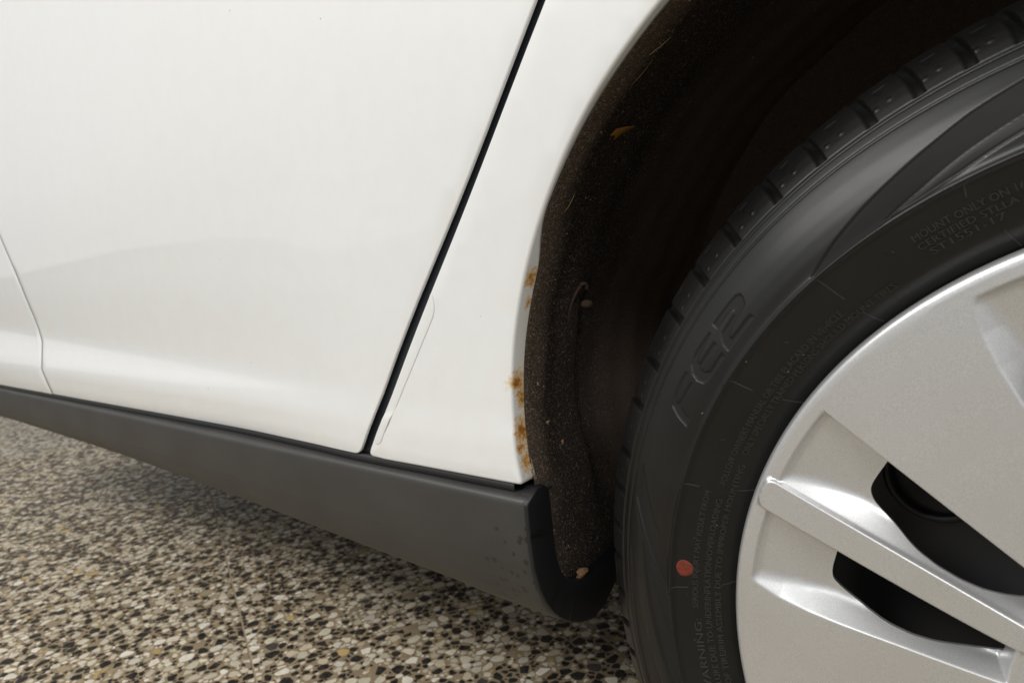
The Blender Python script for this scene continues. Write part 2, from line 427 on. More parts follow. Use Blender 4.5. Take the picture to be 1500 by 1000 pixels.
def panel(name, outline, step, mat, parent, depth=.012, rad=.0016, yoff=0., Sf=S, lip=0.):
    outline = ccw(outline)
    P0 = np.array(outline); base = inset(outline, rad)
    lo, hi = base.min(0), base.max(0)
    gx, gz = np.meshgrid(np.arange(lo[0], hi[0], step), np.arange(lo[1], hi[1], step)); gx = gx.ravel(); gz = gz.ravel()
    gx = gx+((np.round((gz-lo[1])/step).astype(int)) % 2)*step/2
    keep = inpoly(gx, gz, base); gx, gz = gx[keep], gz[keep]
    keep = polydist(gx, gz, base) > step*.5; gx, gz = gx[keep], gz[keep]
    P, T, back = cdt([base], np.c_[gx, gz])
    ce = P[T].mean(1); T = T[inpoly(ce[:, 0], ce[:, 1], base)]
    V = [(p[0], s+yoff, p[1]) for p, s in zip(P, Sf(P[:, 0], P[:, 1]))]; F = [tuple(t) for t in T]
    ring = list(back); n = len(ring)
    sb = Sf(P0[:, 0], P0[:, 1])+yoff
    for a in (30, 60, 90, None):
        if a is None:
            q = P0.copy(); dy = depth
            if lip:
                rr_ = np.hypot(P0[:, 0]-WC[0], P0[:, 1]-WC[1]); nearA = (np.abs(rr_-archR(np.degrees(np.arctan2(P0[:, 1]-WC[1], P0[:, 0])))) < .004) & (P0[:, 1] > .367)
                tA = np.degrees(np.arctan2(P0[:, 1]-WC[1], P0[:, 0])); q2 = inset(outline, -1.0)-P0
                q = q+q2*(lip*nearA*sst((tA-143.3)/6.5))[:, None]
        else:
            q = inset(outline, rad*(1-math.sin(D2R(a)))); dy = rad*(1-math.cos(D2R(a)))
        b = len(V); V += [(q[i][0], sb[i]+dy, q[i][1]) for i in range(n)]
        new = list(range(b, b+n))
        F += [(ring[i], new[i], new[(i+1) % n], ring[(i+1) % n]) for i in range(n)]
        ring = new
    return mesh(name, V, F, mat, parent)

# shut line of the rear door and the seam to the front door
gapL = [(-.5288, .366), (-.4447, .483), (-.3638, .586), (-.3089, .659), (-.215, .79), (-.12, .95), (-.10, 1.0)]
gapR = [(-.5172, .366), (-.4342, .483), (-.3569, .585), (-.3022, .658), (-.206, .788), (-.111, .95), (-.091, 1.0)]
def curve(pts, n):
    p = np.array(pts); t = np.r_[0, np.cumsum(np.linalg.norm(np.diff(p, axis=0), axis=1))]
    tt = np.linspace(0, t[-1], n*8); q = np.c_[np.interp(tt, t, p[:, 0]), np.interp(tt, t, p[:, 1])]
    kk = np.hanning(n); kk /= kk.sum(); w = n//2
    pad = np.vstack([q[0]+(q[0]-q[1])*np.arange(w, 0, -1)[:, None], q, q[-1]+(q[-1]-q[-2])*np.arange(1, w+1)[:, None]])
    return [tuple(v) for v in np.c_[np.convolve(pad[:, 0], kk, 'valid'), np.convolve(pad[:, 1], kk, 'valid')][::4]]
gl = curve(gapL, 15); gr = curve(gapR, 15)
ZB = .3645
seam = [(-1.228, ZB), (-1.240, .40), (-1.248, .44), (-1.262, .48), (-1.285, .53), (-1.31, .58), (-1.36, .68), (-1.42, .80), (-1.50, 1.0)]
sm_ = curve(seam, 9)
SG = .0016
def shift(pts, d): return [(x+d, z) for x, z in pts]
c1 = roundcorner((-.9, ZB), (gl[0][0]+.001, ZB), gl[3], .007)
out = [(x, ZB) for x in np.linspace(-1.215, -.55, 60)]+c1+gl[4:]+[(x, 1.0) for x in np.linspace(-.13, -1.46, 50)]+shift(sm_[::-1], SG)
rear_door = panel('rear_door', resample(out, .02), .012, M['paint'], car, depth=.0024, rad=.0010)
out = [(x, ZB) for x in np.linspace(-2.1, -1.245, 40)]+shift(sm_, -SG)+[(x, 1.0) for x in np.linspace(-1.53, -2.1, 20)]+[(-2.1, z) for z in np.linspace(.98, .38, 20)]
front_door = panel('front_door', resample(out, .02), .014, M['paint'], car, depth=.0003, rad=.0002)
# rear quarter panel round the wheel arch
AR = [(WC[0]+archR(t)*math.cos(D2R(t)), WC[1]+archR(t)*math.sin(D2R(t))) for t in np.arange(171.0, 8.99, -.6)]
c0 = roundcorner(gr[4], (gr[0][0], ZB), (-.40, ZB), .009)
cb = roundcorner((-.45, ZB), (AR[0][0], ZB-.0005), AR[6], .004, 5)
cb2 = roundcorner(AR[-7], (AR[-1][0], ZB), (.5, ZB), .004, 5)
out = c0+[(x, ZB-.0005) for x in np.linspace(-.495, -.37, 20)]+cb+AR[4:-4]+cb2+[(x, ZB) for x in np.linspace(.38, .8, 20)]+[(.8, z) for z in np.linspace(.38, 1.0, 20)]+[(x, 1.0) for x in np.linspace(.78, -.07, 30)]+gr[::-1][:-4]
quarter = panel('quarter_panel', resample(out, .02), .010, M['paint_rust'], car, depth=.0136, rad=.0022, Sf=lambda x, z: S(x, z)-.0005, lip=.0012)
# clear protective film beside the shut line
fo = [(-.5030, .3755), (-.4975, .3775), (-.4940, .3835), (-.4590, .4310), (-.4235, .4790), (-.4212, .4860), (-.4222, .4925), (-.4230, .4962), (-.4296, .4850), (-.4636, .4370), (-.5050, .3795), (-.5055, .3770)]
fo = smooth_loop_early(resample(fo, .0025))
film = panel('film_strip', fo, .006, M['film'], quarter, depth=.0002, rad=.0001, yoff=-.00085)
tag(film, 'clear protective film strip stuck beside the door gap')

# dark seal behind the gaps and the closed body behind the panels
V = []; F = []
def strip(pts, y0, y1, wl, wr):
    pass
seal_o = [(-2.09, .352), (-.385, .352), (-.378, .372)]+[(WC[0]+(archR(t)+.014)*math.cos(D2R(t)), WC[1]+(archR(t)+.014)*math.sin(D2R(t))) for t in np.arange(168, 11, -3)]+[(.392, .352), (.79, .352), (.79, .995), (-2.09, .995)]
seal = panel('door_seal', resample(seal_o, .05), .06, M['rubber'], car, depth=.02, rad=.003, yoff=.0052)
def box(x0, x1, y0, y1, z0, z1): 
    return [(x0, y0, z0), (x1, y0, z0), (x1, y1, z0), (x0, y1, z0), (x0, y0, z1), (x1, y0, z1), (x1, y1, z1), (x0, y1, z1)], [(3, 2, 1, 0), (4, 5, 6, 7), (0, 1, 5, 4), (1, 2, 6, 5), (2, 3, 7, 6), (3, 0, 4, 7)]
V = []; F = []
for bxs in ((-2.1, -.42, .085, 1.6, .262, .30), (.42, .82, .06, 1.6, .262, .30), (-.42, .42, .30, 1.6, .30, .34), (-2.1, .82, .02, 1.6, 1.0, 1.02), (-2.1, .82, 1.58, 1.6, .30, 1.0), (-2.1, -2.08, .04, 1.58, .30, 1.0), (.80, .82, .04, 1.58, .30, 1.0)):
    v, f = box(*bxs); b = len(V); V += v; F += [tuple(b+q for q in g_) for g_ in f]
mesh('underbody', V, F, M['under'], car, sm=False)

# ---- sill trim: swept section
prof = [(.030, .3577), (.012, .3577), (.004, .3576), (.0000, .3574), (-.0028, .3566), (-.0042, .3546), (-.0046, .350), (-.0047, .340), (-.0046, .325), (-.0035, .308), (.0005, .292), (.006, .279), (.0135, .268), (.0235, .258), (.035, .250), (.047, .2445), (.06, .241), (.09, .240)]
pp = np.array(prof); tt = np.r_[0, np.cumsum(np.linalg.norm(np.diff(pp, axis=0), axis=1))]
tq = np.linspace(0, tt[-1], 90); pq = np.c_[np.interp(tq, tt, pp[:, 0]), np.interp(tq, tt, pp[:, 1])]
kk = np.hanning(5); kk /= kk.sum(); pad = np.pad(pq, ((2, 2), (0, 0)), mode='edge')
pq = np.c_[np.convolve(pad[:, 0], kk, 'valid'), np.convolve(pad[:, 1], kk, 'valid')]
def ksill(x): return np.interp(x, [-2.1, -1.55, -1.2, -1.0, -.8, -.6, -.45, -.35], [.66, .68, .715, .765, .835, .925, .975, 1.0])
xs = list(np.arange(-2.1, -.40, .03))+[-.40, -.385, -.37, -.362, -.357, -.354, -.3525, -.3515]
V = []; F = []
kx = [float(np.mean([ksill(x+d) for d in np.linspace(-.12, .0, 7)])) if x < -.45 else float(ksill(x)) for x in xs]
for ii, x in enumerate(xs):
    e = max(0, (x+.357)/.0055); ins = .0022*(1-math.sqrt(max(0, 1-min(1, e)**2)))
    for (y, z) in pq:
        zz = .360-(.360-z)*kx[ii]
        if x > -.36: xx = x
        yy = y+ins*(1 if y < .03 else 0); V.append((x, yy, zz+(ins if z < .28 else 0)))
n = len(pq)
for i in range(len(xs)-1):
    F += [(i*n+j, i*n+j+1, (i+1)*n+j+1, (i+1)*n+j) for j in range(n-1)]
sill = mesh('sill_trim', V, F, M['sill'], car)
sv, sf = [], []
for ii, x in enumerate(np.linspace(-2.09, -.366, 90)):
    s0 = float(S(x, ZB))
    sv += [(x, s0+.0022, .3565), (x, s0+.0012, .3595), (x, s0+.0016, .3640), (x, s0+.006, .3655), (x, s0+.012, .3560)]
    if ii: sf += [((ii-1)*5+q, (ii-1)*5+(q+1) % 5, ii*5+(q+1) % 5, ii*5+q) for q in range(5)]
mesh('sill_gap_shade', sv, sf, M['blackplastic'], car)  # black strip added for the shade in the gap under the doors
# J-shaped black end flange facing the wheel
inner = [(.008, .3615), (.016, .3608), (.0205, .357), (.0212, .345), (.0212, .325), (.0222, .308), (.026, .294), (.033, .285), (.043, .279), (.055, .2755), (.070, .2745), (.087, .2755), (.105, .278), (.125, .281), (.16, .284)]
outerp = [tuple(p) for p in pq[::-1] if p[1] < .3558 and p[0] < .062]
out = inner+[(.16, .279), (.125, .272), (.104, .262), (.088, .2515), (.075, .2440)]+outerp
out = resample([(y+(.0008), z) for y, z in out], .01)
J = mesh('tmp', [], []); bpy.data.objects.remove(J)
def plate_x(name, outline, x, mat, parent, thick=.004, rad=.0012):
    # outline in (y,z), front face towards +x ; y->right, z->up is ccw seen from +x
    outline = ccw(outline); base = inset(outline, rad); P, T, back = cdt([base], np.zeros((0, 2)))
    ce = P[T].mean(1); T = T[inpoly(ce[:, 0], ce[:, 1], base)]
    V = [(x, p[0], p[1]) for p in P]; F = [tuple(t) for t in T]; ring = list(back); n = len(ring)
    for a in (45, 90, None):
        q = outline if a is None else inset(outline, rad*(1-math.sin(D2R(a)))); dx = thick if a is None else rad*(1-math.cos(D2R(a)))
        b = len(V); V += [(x-dx, q[i][0], q[i][1]) for i in range(n)]; new = list(range(b, b+n))
        F += [(ring[i], new[i], new[(i+1) % n], ring[(i+1) % n]) for i in range(n)]; ring = new
    return mesh(name, V, F, mat, parent)
tag(plate_x('end_flange', out, -.3500, M['blackplastic'], sill, thick=.010), 'J-shaped black plastic flange facing the wheel')

# ---- wheel arch liner
ths = np.r_[np.arange(171, 8.9, -.75)]
path = [(-.3605+.0042*float(sst((z-.30)/.045)), z) for z in np.linspace(.268, .357, 22)]
pth = [180.0+0*z for _, z in path]
lr = lambda t: archR(t)-.0012-.0002*sst((t-143.3)/6.5)
arcp = [((WC[0]+lr(t)*math.cos(D2R(t))), WC[1]+lr(t)*math.sin(D2R(t)), t) for t in ths]
right_ = [(.3605, z) for z in np.linspace(.355, .235, 12)]
pl = [(x, z, 176.0, -1, 0) for x, z in path]+[(x, z, t, math.cos(D2R(t)), math.sin(D2R(t))) for x, z, t in arcp]+[(x, z, 4.0, 1, 0) for x, z in right_]
ys = np.r_[0, .002, .005, np.arange(.01, .30, .005)]
def liner_pt(x, z, t, nx, nz, v):
    y0 = .0028+.0100*sst((t-143.3)/6.5)
    if t < 90: y0 = .004
    if z < .362: y0 = max(y0, .0128)
    y = y0+v*(1-y0/.32)
    b = .016*sst((y-y0-.012)/.05)+.012*sst((y-.095)/.02)*(t > 140)*sst((t-140)/12)*sst((.50-z)/.05)
    b += .0010*math.sin(t*.42+9*y)*sst((y-.02)/.03)+.0007*math.sin(y*150+t*.15)*sst((y-.01)/.03)
    if z < .362: b = b*sst((z-.27)/.09)*.8
    return (x+nx*b, y, z+nz*b)
V = [liner_pt(*p, v) for p in pl for v in ys]; n = len(ys)
F = [(i*n+j, (i+1)*n+j, (i+1)*n+j+1, i*n+j+1) for i in range(len(pl)-1) for j in range(n-1)]
b0 = len(V); V.append((0, .30, .308)); F += [(b0, i*n+n-1, (i+1)*n+n-1) for i in range(len(pl)-1)]
liner = mesh('wheel_arch_liner', V, F, M['felt'], car)
# loose fibres stuck to the felt
LV = np.array(V[:b0]).reshape(len(pl), n, 3)
FV, FF, FC = [], [], []
NF = 20000
for q in range(NF):
    u = random.random()
    if u < .55: i = random.uniform(4, 120); vj = min(n-2, random.expovariate(1/5.5))
    elif u < .75: i = random.uniform(2, 70); vj = min(n-2, random.expovariate(1/11.))
    else: i = random.uniform(2, 190); vj = random.uniform(0, n-3)
    i0, j0 = int(i), int(vj); fi, fj = i-i0, vj-j0
    if i0 >= len(pl)-2: continue
    A, B, Cc = LV[i0, j0], LV[i0+1, j0], LV[i0, j0+1]
    e_u = B-A; e_v = Cc-A; p = A+e_u*fi+e_v*fj
    e_u = e_u/(np.linalg.norm(e_u)+1e-9); e_v = e_v/(np.linalg.norm(e_v)+1e-9); nn = np.cross(e_v, e_u); nn /= np.linalg.norm(nn)+1e-9
    if nn[0]*p[0] > 0 and p[0] < -.05: nn = -nn
    an = random.gauss(0, .9); L = random.choice((.0005, .0007, .001, .0014, .002, .0036))*random.uniform(.7, 1.3); w = random.uniform(.00006, .00017)
    if random.random() < .05: w = random.uniform(.0003, .0006); L = w*random.uniform(1.5, 3)
    d = e_u*math.cos(an)+e_v*math.sin(an); s = -e_u*math.sin(an)+e_v*math.cos(an)
    lift = nn*random.uniform(.0003, .0012); bend = s*random.gauss(0, .25*L)
    b = len(FV); FV += [p-d*L/2-s*w+nn*.0003, p-d*L/2+s*w+nn*.0003, p+bend+s*w+lift, p+bend-s*w+lift, p+d*L/2+nn*.0004]
    FF += [(b, b+1, b+2, b+3), (b+3, b+2, b+4)]
    g = random.uniform(.3, 1.15)
    c = random.choice(((.30, .22, .13), (.36, .28, .19), (.26, .17, .09), (.33, .29, .24)))
    FC += [[g*x for x in c]]*5
tag(mesh('felt_fibres', FV, FF, M['fibre'], liner, attr={'tint': FC}), kind='stuff')

# ------------------------------------------------------------------ wheel
def PXZ(t, r): return r*math.cos(D2R(t)), WC[1]+r*math.sin(D2R(t))
# steel wheel behind the cover
V, F = [], []
rp = [(.02, .046), (.06, .046), (.085, .05), (.10, .058), (.12, .060), (.15, .062), (.165, .066), (.178, .060), (.190, .045), (.198, .024), (.204, .018), (.212, .0165), (.2165, .0185), (.2150, .024), (.205, .030)]
NS = 140
for a in range(NS):
    t = 360*a/NS
    for (r, y) in rp: x, z = PXZ(t, r); V.append((x, y, z))
n = len(rp)
F = [(a*n+j, ((a+1) % NS)*n+j, ((a+1) % NS)*n+j+1, a*n+j+1) for a in range(NS) for j in range(n-1)]
wheel = mesh('wheel', V, F, M['steel'], car)
# dark round vent openings of the steel wheel
for q in range(7):
    t0 = 149.0+q*51.43
    cx, cz = PXZ(t0-1.5, .148); V = []; F = []
    for kx_, (rr, y) in enumerate(((.0255, .0605), (.0235, .0575), (.0215, .0600), (.0205, .072), (.001, .076))):
        V += [(cx+rr*math.cos(s*math.pi/16), y-.002, cz+rr*math.sin(s*math.pi/16)) for s in range(32)]
    F = [(a*32+s, a*32+(s+1) % 32, (a+1)*32+(s+1) % 32, (a+1)*32+s) for a in range(4) for s in range(32)]
    mesh('vent_opening', V, F, M['blackplastic'], wheel)

# ---- tyre
tp = [(.2125, .0205), (.2150, .0175), (.2175, .0148), (.2200, .0126), (.2240, .0098), (.2300, .0066), (.2370, .0036), (.2440, .0012), (.2480, .0000), (.2489, -.0018), (.2495, -.0028), (.2502, -.0026), (.2509, -.0012), (.2525, -.0006),
      (.2580, .0000), (.2640, .0014), (.2700, .0034), (.2760, .0060), (.2820, .0092), (.2870, .0122), (.2910, .0148), (.2960, .0184), (.3010, .0228), (.3050, .0272), (.3085, .0322), (.3112, .0378), (.3132, .0440), (.3146, .0520), (.3154, .0640), (.3158, .0900), (.3160, .1150)]
a_ = np.array(tp); t_ = np.r_[0, np.cumsum(np.linalg.norm(np.diff(a_, axis=0), axis=1))]
fine = np.arange(0, np.interp(.3140, a_[:29, 0], t_[:29]), .00052); rest = np.linspace(fine[-1]+.002, t_[-1], 10)
tq = np.r_[fine, rest]; PR = np.interp(tq, t_, a_[:, 0]); PY = np.interp(tq, t_, a_[:, 1])
kk = np.hanning(9); kk /= kk.sum()
def smo(q): return np.convolve(np.pad(q, 4, mode='reflect', reflect_type='odd'), kk, 'valid')
PR, PY = smo(smo(PR)), smo(smo(PY))
tail = [(.3155, .150), (.3130, .180), (.304, .200), (.28, .214), (.25, .218), (.22, .205)]
PR = np.r_[PR, [q[0] for q in tail]]; PY = np.r_[PY, [q[1] for q in tail]]
tg = np.c_[np.gradient(PR), np.gradient(PY)]; tg /= np.linalg.norm(tg, axis=1)[:, None]
NR, NY = tg[:, 1], -tg[:, 0]            # outward normal (r, y): y negative = outboard
thv = np.r_[np.arange(60, 240, .1), np.arange(240, 420, 2.5)]
TT, Rr = np.meshgrid(thv, PR, indexing='ij'); sI = np.broadcast_to(np.arange(len(PR)), TT.shape)
SL = np.r_[0, np.cumsum(np.hypot(np.diff(PR), np.diff(PY)))]; SS = np.broadcast_to(SL, TT.shape)
lmask = np.zeros_like(TT); disp = np.zeros_like(TT); mark = np.zeros_like(TT)
def s_of_r(r): 
    kx_ = int(np.argmax(PR[:300] > r)) if PR[:300].max() > r else 299
    return SL[kx_]
sh0, shE = s_of_r(.2912), s_of_r(.3140)
outm = PY < .1
# two fine moulded ring grooves
for rg_, w, d in ((.2846, .0006, .0007), (.2902, .0008, .0011)):
    s0 = s_of_r(rg_); disp -= d*np.exp(-((SS-s0)/w)**2)
# shoulder groove notches with variable pitch
notch = [61.0, 65.2, 69.0, 73.6, 77.5, 81.4, 85.9, 89.5, 93.0, 96.5, 100.2, 103.8, 107.45, 111.04, 115.08, 119.28, 124.4, 129.55, 135.3, 140.7, 145.88, 152.12, 157.55, 164.08, 168.84, 173.77, 177.87, 182.33, 186.4, 190.32, 195.0, 199.5, 203.6, 208.5, 212.9, 217.0, 221.6, 226.2, 230.5, 235.0]
sN0 = s_of_r(.2920)
hi = thv < 240
for kx_, t0 in enumerate(notch):
    sel = np.where((np.abs(thv-t0-.6) < 3.2) & hi)[0]; T_ = TT[sel]; s_ = SS[sel]
    u = np.clip((s_-sN0)/(shE-sN0), 0, 1.2)
    tc = t0+1.5*u**1.7-.15; arc = (T_-tc)*D2R(1)*Rr[sel]
    hw = .0024+.0002*u
    e = hw-np.abs(arc+.0006*(1-u))
    inside = np.minimum(e, (s_-sN0)); f = sst(inside/.0009)
    dep = .0016+.0034*sst(u/.5)*(1-.92*sst((u-.5)/.42))-.0012*sst((u-.6)/.4)
    disp[sel] -= f*dep*(PY[None, :] < .1)
    line = np.exp(-(inside/.00035)**2)*.0004*(u < .75)*(u > -.05); disp[sel] -= line
    # wear indicator triangles and small dots between the notches
    tn = notch[kx_+1] if kx_+1 < len(notch) else t0+5
    for (ft, fu, typ) in ((.50, .46, 't'), (.42, .20, 'd'), (.72, .17, 'd')):
        tc2 = t0+(tn-t0)*ft+.9*fu; sc_ = sN0+fu*(shE-sN0)
        sel2 = np.where((np.abs(thv-tc2) < 1.6) & hi)[0]
        ax = (TT[sel2]-tc2)*D2R(1)*Rr[sel2]; ay = SS[sel2]-sc_
        if typ == 't':
            px_, py_ = ax.ravel(), ay.ravel(); tri = [(-.0036, .0030), (.0036, .0030), (.0004, -.0044)]
            ins = inpoly(px_, py_, tri); dd = polydist(px_, py_, tri); sd = np.where(ins, dd, -dd).reshape(ax.shape)
            disp[sel2] -= .0004*sst((sd+.0003)/.0007)
        else:
            rr = np.hypot(ax, ay); disp[sel2] += .00028*sst((.0015-rr)/.0006)
# central tread grooves on the running surface are out of sight behind the shoulder
def poly_polar(poly, depth, mk, soft=.0009, outline=0., union=False):
    P = np.array([(D2R(t)*.265, r) for t, r in poly])
    lo, hi_ = P.min(0), P.max(0)
    sel = np.where((D2R(1)*thv*.265 > lo[0]-.003) & (D2R(1)*thv*.265 < hi_[0]+.003) & hi)[0]
    js = np.where((PR > lo[1]-.003) & (PR < hi_[1]+.003) & (np.arange(len(PR)) < len(fine)))[0]
    ix = np.ix_(sel, js); px_ = (D2R(1)*TT[ix]*.265).ravel(); py_ = Rr[ix].ravel()
    ins = inpoly(px_, py_, P); dd = polydist(px_, py_, P); sd = np.where(ins, dd, -dd).reshape(len(sel), len(js))
    f = sst((sd+soft*.5)/soft)
    if union: lmask[ix] = np.maximum(lmask[ix], sst((sd+soft*.3)/soft))
    else: disp[ix] -= depth*f
    mark[ix] = np.maximum(mark[ix], mk*f)
    if outline: disp[ix] -= outline*np.exp(-(sd/.0005)**2)
    return ix, sd
L2 = [(142.71, .274), (139.74, .2739), (138.56, .2735), (137.98, .2719), (138.01, .2691), (138.35, .2663), (139.28, .2652), (141.31, .2639), (141.95, .2629), (142.3, .2616), (142.16, .2608), (138.73, .2608), (138.61, .2586), (143.66, .2582), (143.52, .2624), (143.13, .265), (142.61, .2668), (141.84, .2671), (140.0, .2676), (139.68, .2689), (139.81, .2697), (140.25, .2705), (142.66, .2704)]
LE = [(143.63, .2732), (146.02, .2737), (147.24, .2735), (148.06, .2722), (148.85, .2687), (149.07, .2646), (148.81, .2607), (148.09, .2592), (144.46, .2581), (144.36, .2609), (147.04, .261), (147.58, .263), (147.63, .2652), (147.56, .2666), (144.04, .2656), (144.11, .2678), (147.02, .2682), (147.32, .2685), (147.25, .2699), (146.43, .2712), (145.67, .2713), (143.68, .2718)]
LF = [(149.22, .2735), (151.19, .2739), (152.78, .2733), (153.81, .2719), (154.4, .2661), (154.82, .2586), (153.63, .2589), (153.43, .2639), (153.05, .267), (149.77, .2662), (149.7, .2676), (152.77, .2688), (153.15, .2701), (152.59, .2715), (151.27, .2725), (149.18, .2713)]
for P_ in (L2, LE, LF): poly_polar(P_, .0008, .9, .0007, .0, True)
disp -= .0008*lmask
# sculpted wing panels of the sidewall
wing = [(131.1, .2512), (127.1, .257), (123.1, .2616), (119.2, .2655), (115.2, .2697), (112.1, .2732), (107.9, .2764), (103, .2785), (98, .280), (98, .2700), (103.5, .2680), (108.8, .2641), (113.3, .2602), (117.8, .2554), (122.6, .2512)]
poly_polar(wing, .0007, 1.0, .0009, .0004)
poly_polar([(122.0, .2518), (117.4, .2552), (113.0, .2596), (108.6, .2632), (103.4, .2668), (98, .2688), (98, .2640), (104, .2618), (109.6, .2575), (114.5, .2535), (118.5, .2518)], .0003, .55, .0009, .0005)
poly_polar([(163.2, .2795), (167.5, .2803), (177.5, .2525), (173.0, .2529)], .0010, .2, .0009, .0003)
poly_polar([(168.6, .2795), (178.2, .2530), (183.0, .2520), (172.6, .2713)], .0002, .75, .0009, .0002)
poly_polar([(172.6, .2713), (183.6, .2520), (191.2, .2518), (191.4, .2591)], .0010, .45, .0009, .0005)
poly_polar([(174.5, .2813), (192.0, .2679), (200, .262), (203, .283), (192.5, .2827)], .0010, .35, .0009, .0005)
VR = PR[None, :]+disp*NR[None, :]; VY = PY[None, :]+disp*NY[None, :]
ct, st = np.cos(D2R(1)*TT), np.sin(D2R(1)*TT)
V = np.stack([VR*ct, VY, WC[1]+VR*st], -1).reshape(-1, 3); na, nb = TT.shape
I = np.arange(na)[:, None]; Jx = np.arange(nb-1)[None, :]
In = (I+1) % na
F = np.stack([I*nb+Jx, I*nb+Jx+1, In*nb+Jx+1, In*nb+Jx], -1).reshape(-1, 4)
def big_mesh(name, V, F, mat, parent, attr=None):
    me = bpy.data.meshes.new(name); V = np.asarray(V, np.float32); F = np.asarray(F, np.int32); w = F.shape[1]
    me.vertices.add(len(V)); me.vertices.foreach_set('co', V.ravel())
    me.loops.add(F.size); me.loops.foreach_set('vertex_index', F.ravel())
    me.polygons.add(len(F)); me.polygons.foreach_set('loop_start', np.arange(0, F.size, w, dtype=np.int32)); me.polygons.foreach_set('loop_total', np.full(len(F), w, np.int32))
    me.update(calc_edges=True); smooth(me); me.materials.append(mat)
    for k_, arr in (attr or {}).items():
        a = me.attributes.new(k_, 'FLOAT', 'POINT'); a.data.foreach_set('value', np.asarray(arr, np.float32))
    o = bpy.data.objects.new(name, me); C.objects.link(o); o.parent = parent; return o
tyre = big_mesh('tyre', V, F, M['tyre'], wheel, {'mark': mark.ravel()})
def ysurf(r): return np.interp(r, PR[:len(fine)], PY[:len(fine)])

# raised mould lines (short radial ticks) and the lettering
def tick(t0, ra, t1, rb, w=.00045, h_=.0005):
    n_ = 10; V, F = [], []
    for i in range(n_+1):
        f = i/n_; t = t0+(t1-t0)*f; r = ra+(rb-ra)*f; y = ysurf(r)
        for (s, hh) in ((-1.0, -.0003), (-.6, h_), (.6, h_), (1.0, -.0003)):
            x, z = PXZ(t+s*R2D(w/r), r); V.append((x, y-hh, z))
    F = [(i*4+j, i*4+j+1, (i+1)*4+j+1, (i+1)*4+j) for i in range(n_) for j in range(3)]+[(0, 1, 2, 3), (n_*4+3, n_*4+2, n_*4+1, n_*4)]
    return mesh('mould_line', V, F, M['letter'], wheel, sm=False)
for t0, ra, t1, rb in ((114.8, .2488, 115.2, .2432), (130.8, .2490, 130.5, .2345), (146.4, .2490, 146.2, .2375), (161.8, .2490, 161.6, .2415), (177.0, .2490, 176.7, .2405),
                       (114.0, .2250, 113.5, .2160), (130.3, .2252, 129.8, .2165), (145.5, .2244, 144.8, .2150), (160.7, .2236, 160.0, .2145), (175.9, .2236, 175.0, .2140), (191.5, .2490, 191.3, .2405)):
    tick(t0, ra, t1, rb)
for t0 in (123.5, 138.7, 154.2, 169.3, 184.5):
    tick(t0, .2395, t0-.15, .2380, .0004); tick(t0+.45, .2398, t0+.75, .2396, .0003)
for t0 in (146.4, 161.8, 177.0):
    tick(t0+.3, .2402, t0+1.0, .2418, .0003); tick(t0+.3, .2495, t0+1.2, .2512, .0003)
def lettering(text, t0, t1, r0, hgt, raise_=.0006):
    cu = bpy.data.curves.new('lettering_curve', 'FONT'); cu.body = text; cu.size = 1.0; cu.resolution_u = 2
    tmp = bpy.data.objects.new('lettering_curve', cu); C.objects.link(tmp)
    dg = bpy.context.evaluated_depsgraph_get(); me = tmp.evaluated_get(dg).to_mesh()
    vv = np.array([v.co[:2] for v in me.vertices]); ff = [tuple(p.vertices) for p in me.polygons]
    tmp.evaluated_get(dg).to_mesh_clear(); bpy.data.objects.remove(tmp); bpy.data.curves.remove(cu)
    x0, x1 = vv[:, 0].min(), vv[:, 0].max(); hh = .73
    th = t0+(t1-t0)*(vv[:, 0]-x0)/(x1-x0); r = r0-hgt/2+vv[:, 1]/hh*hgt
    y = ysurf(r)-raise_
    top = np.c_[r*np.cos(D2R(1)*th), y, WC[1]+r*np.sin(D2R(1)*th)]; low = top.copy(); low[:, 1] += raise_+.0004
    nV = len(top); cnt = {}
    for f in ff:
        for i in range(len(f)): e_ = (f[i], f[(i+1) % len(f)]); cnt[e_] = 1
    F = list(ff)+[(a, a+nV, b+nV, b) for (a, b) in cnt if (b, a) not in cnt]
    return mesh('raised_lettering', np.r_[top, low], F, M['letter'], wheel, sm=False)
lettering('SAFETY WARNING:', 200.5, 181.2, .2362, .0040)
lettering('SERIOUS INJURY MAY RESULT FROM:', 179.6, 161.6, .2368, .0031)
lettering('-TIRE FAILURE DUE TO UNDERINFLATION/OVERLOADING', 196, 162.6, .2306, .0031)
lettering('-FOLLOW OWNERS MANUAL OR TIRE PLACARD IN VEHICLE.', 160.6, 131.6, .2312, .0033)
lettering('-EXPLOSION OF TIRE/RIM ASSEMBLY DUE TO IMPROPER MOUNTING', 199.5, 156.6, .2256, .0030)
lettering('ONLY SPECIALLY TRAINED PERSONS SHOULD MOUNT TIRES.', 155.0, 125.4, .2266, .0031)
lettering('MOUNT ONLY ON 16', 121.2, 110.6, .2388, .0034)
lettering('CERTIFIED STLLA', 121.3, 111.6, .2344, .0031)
lettering('ST1551-17', 120.6, 113.2, .2304, .0032)
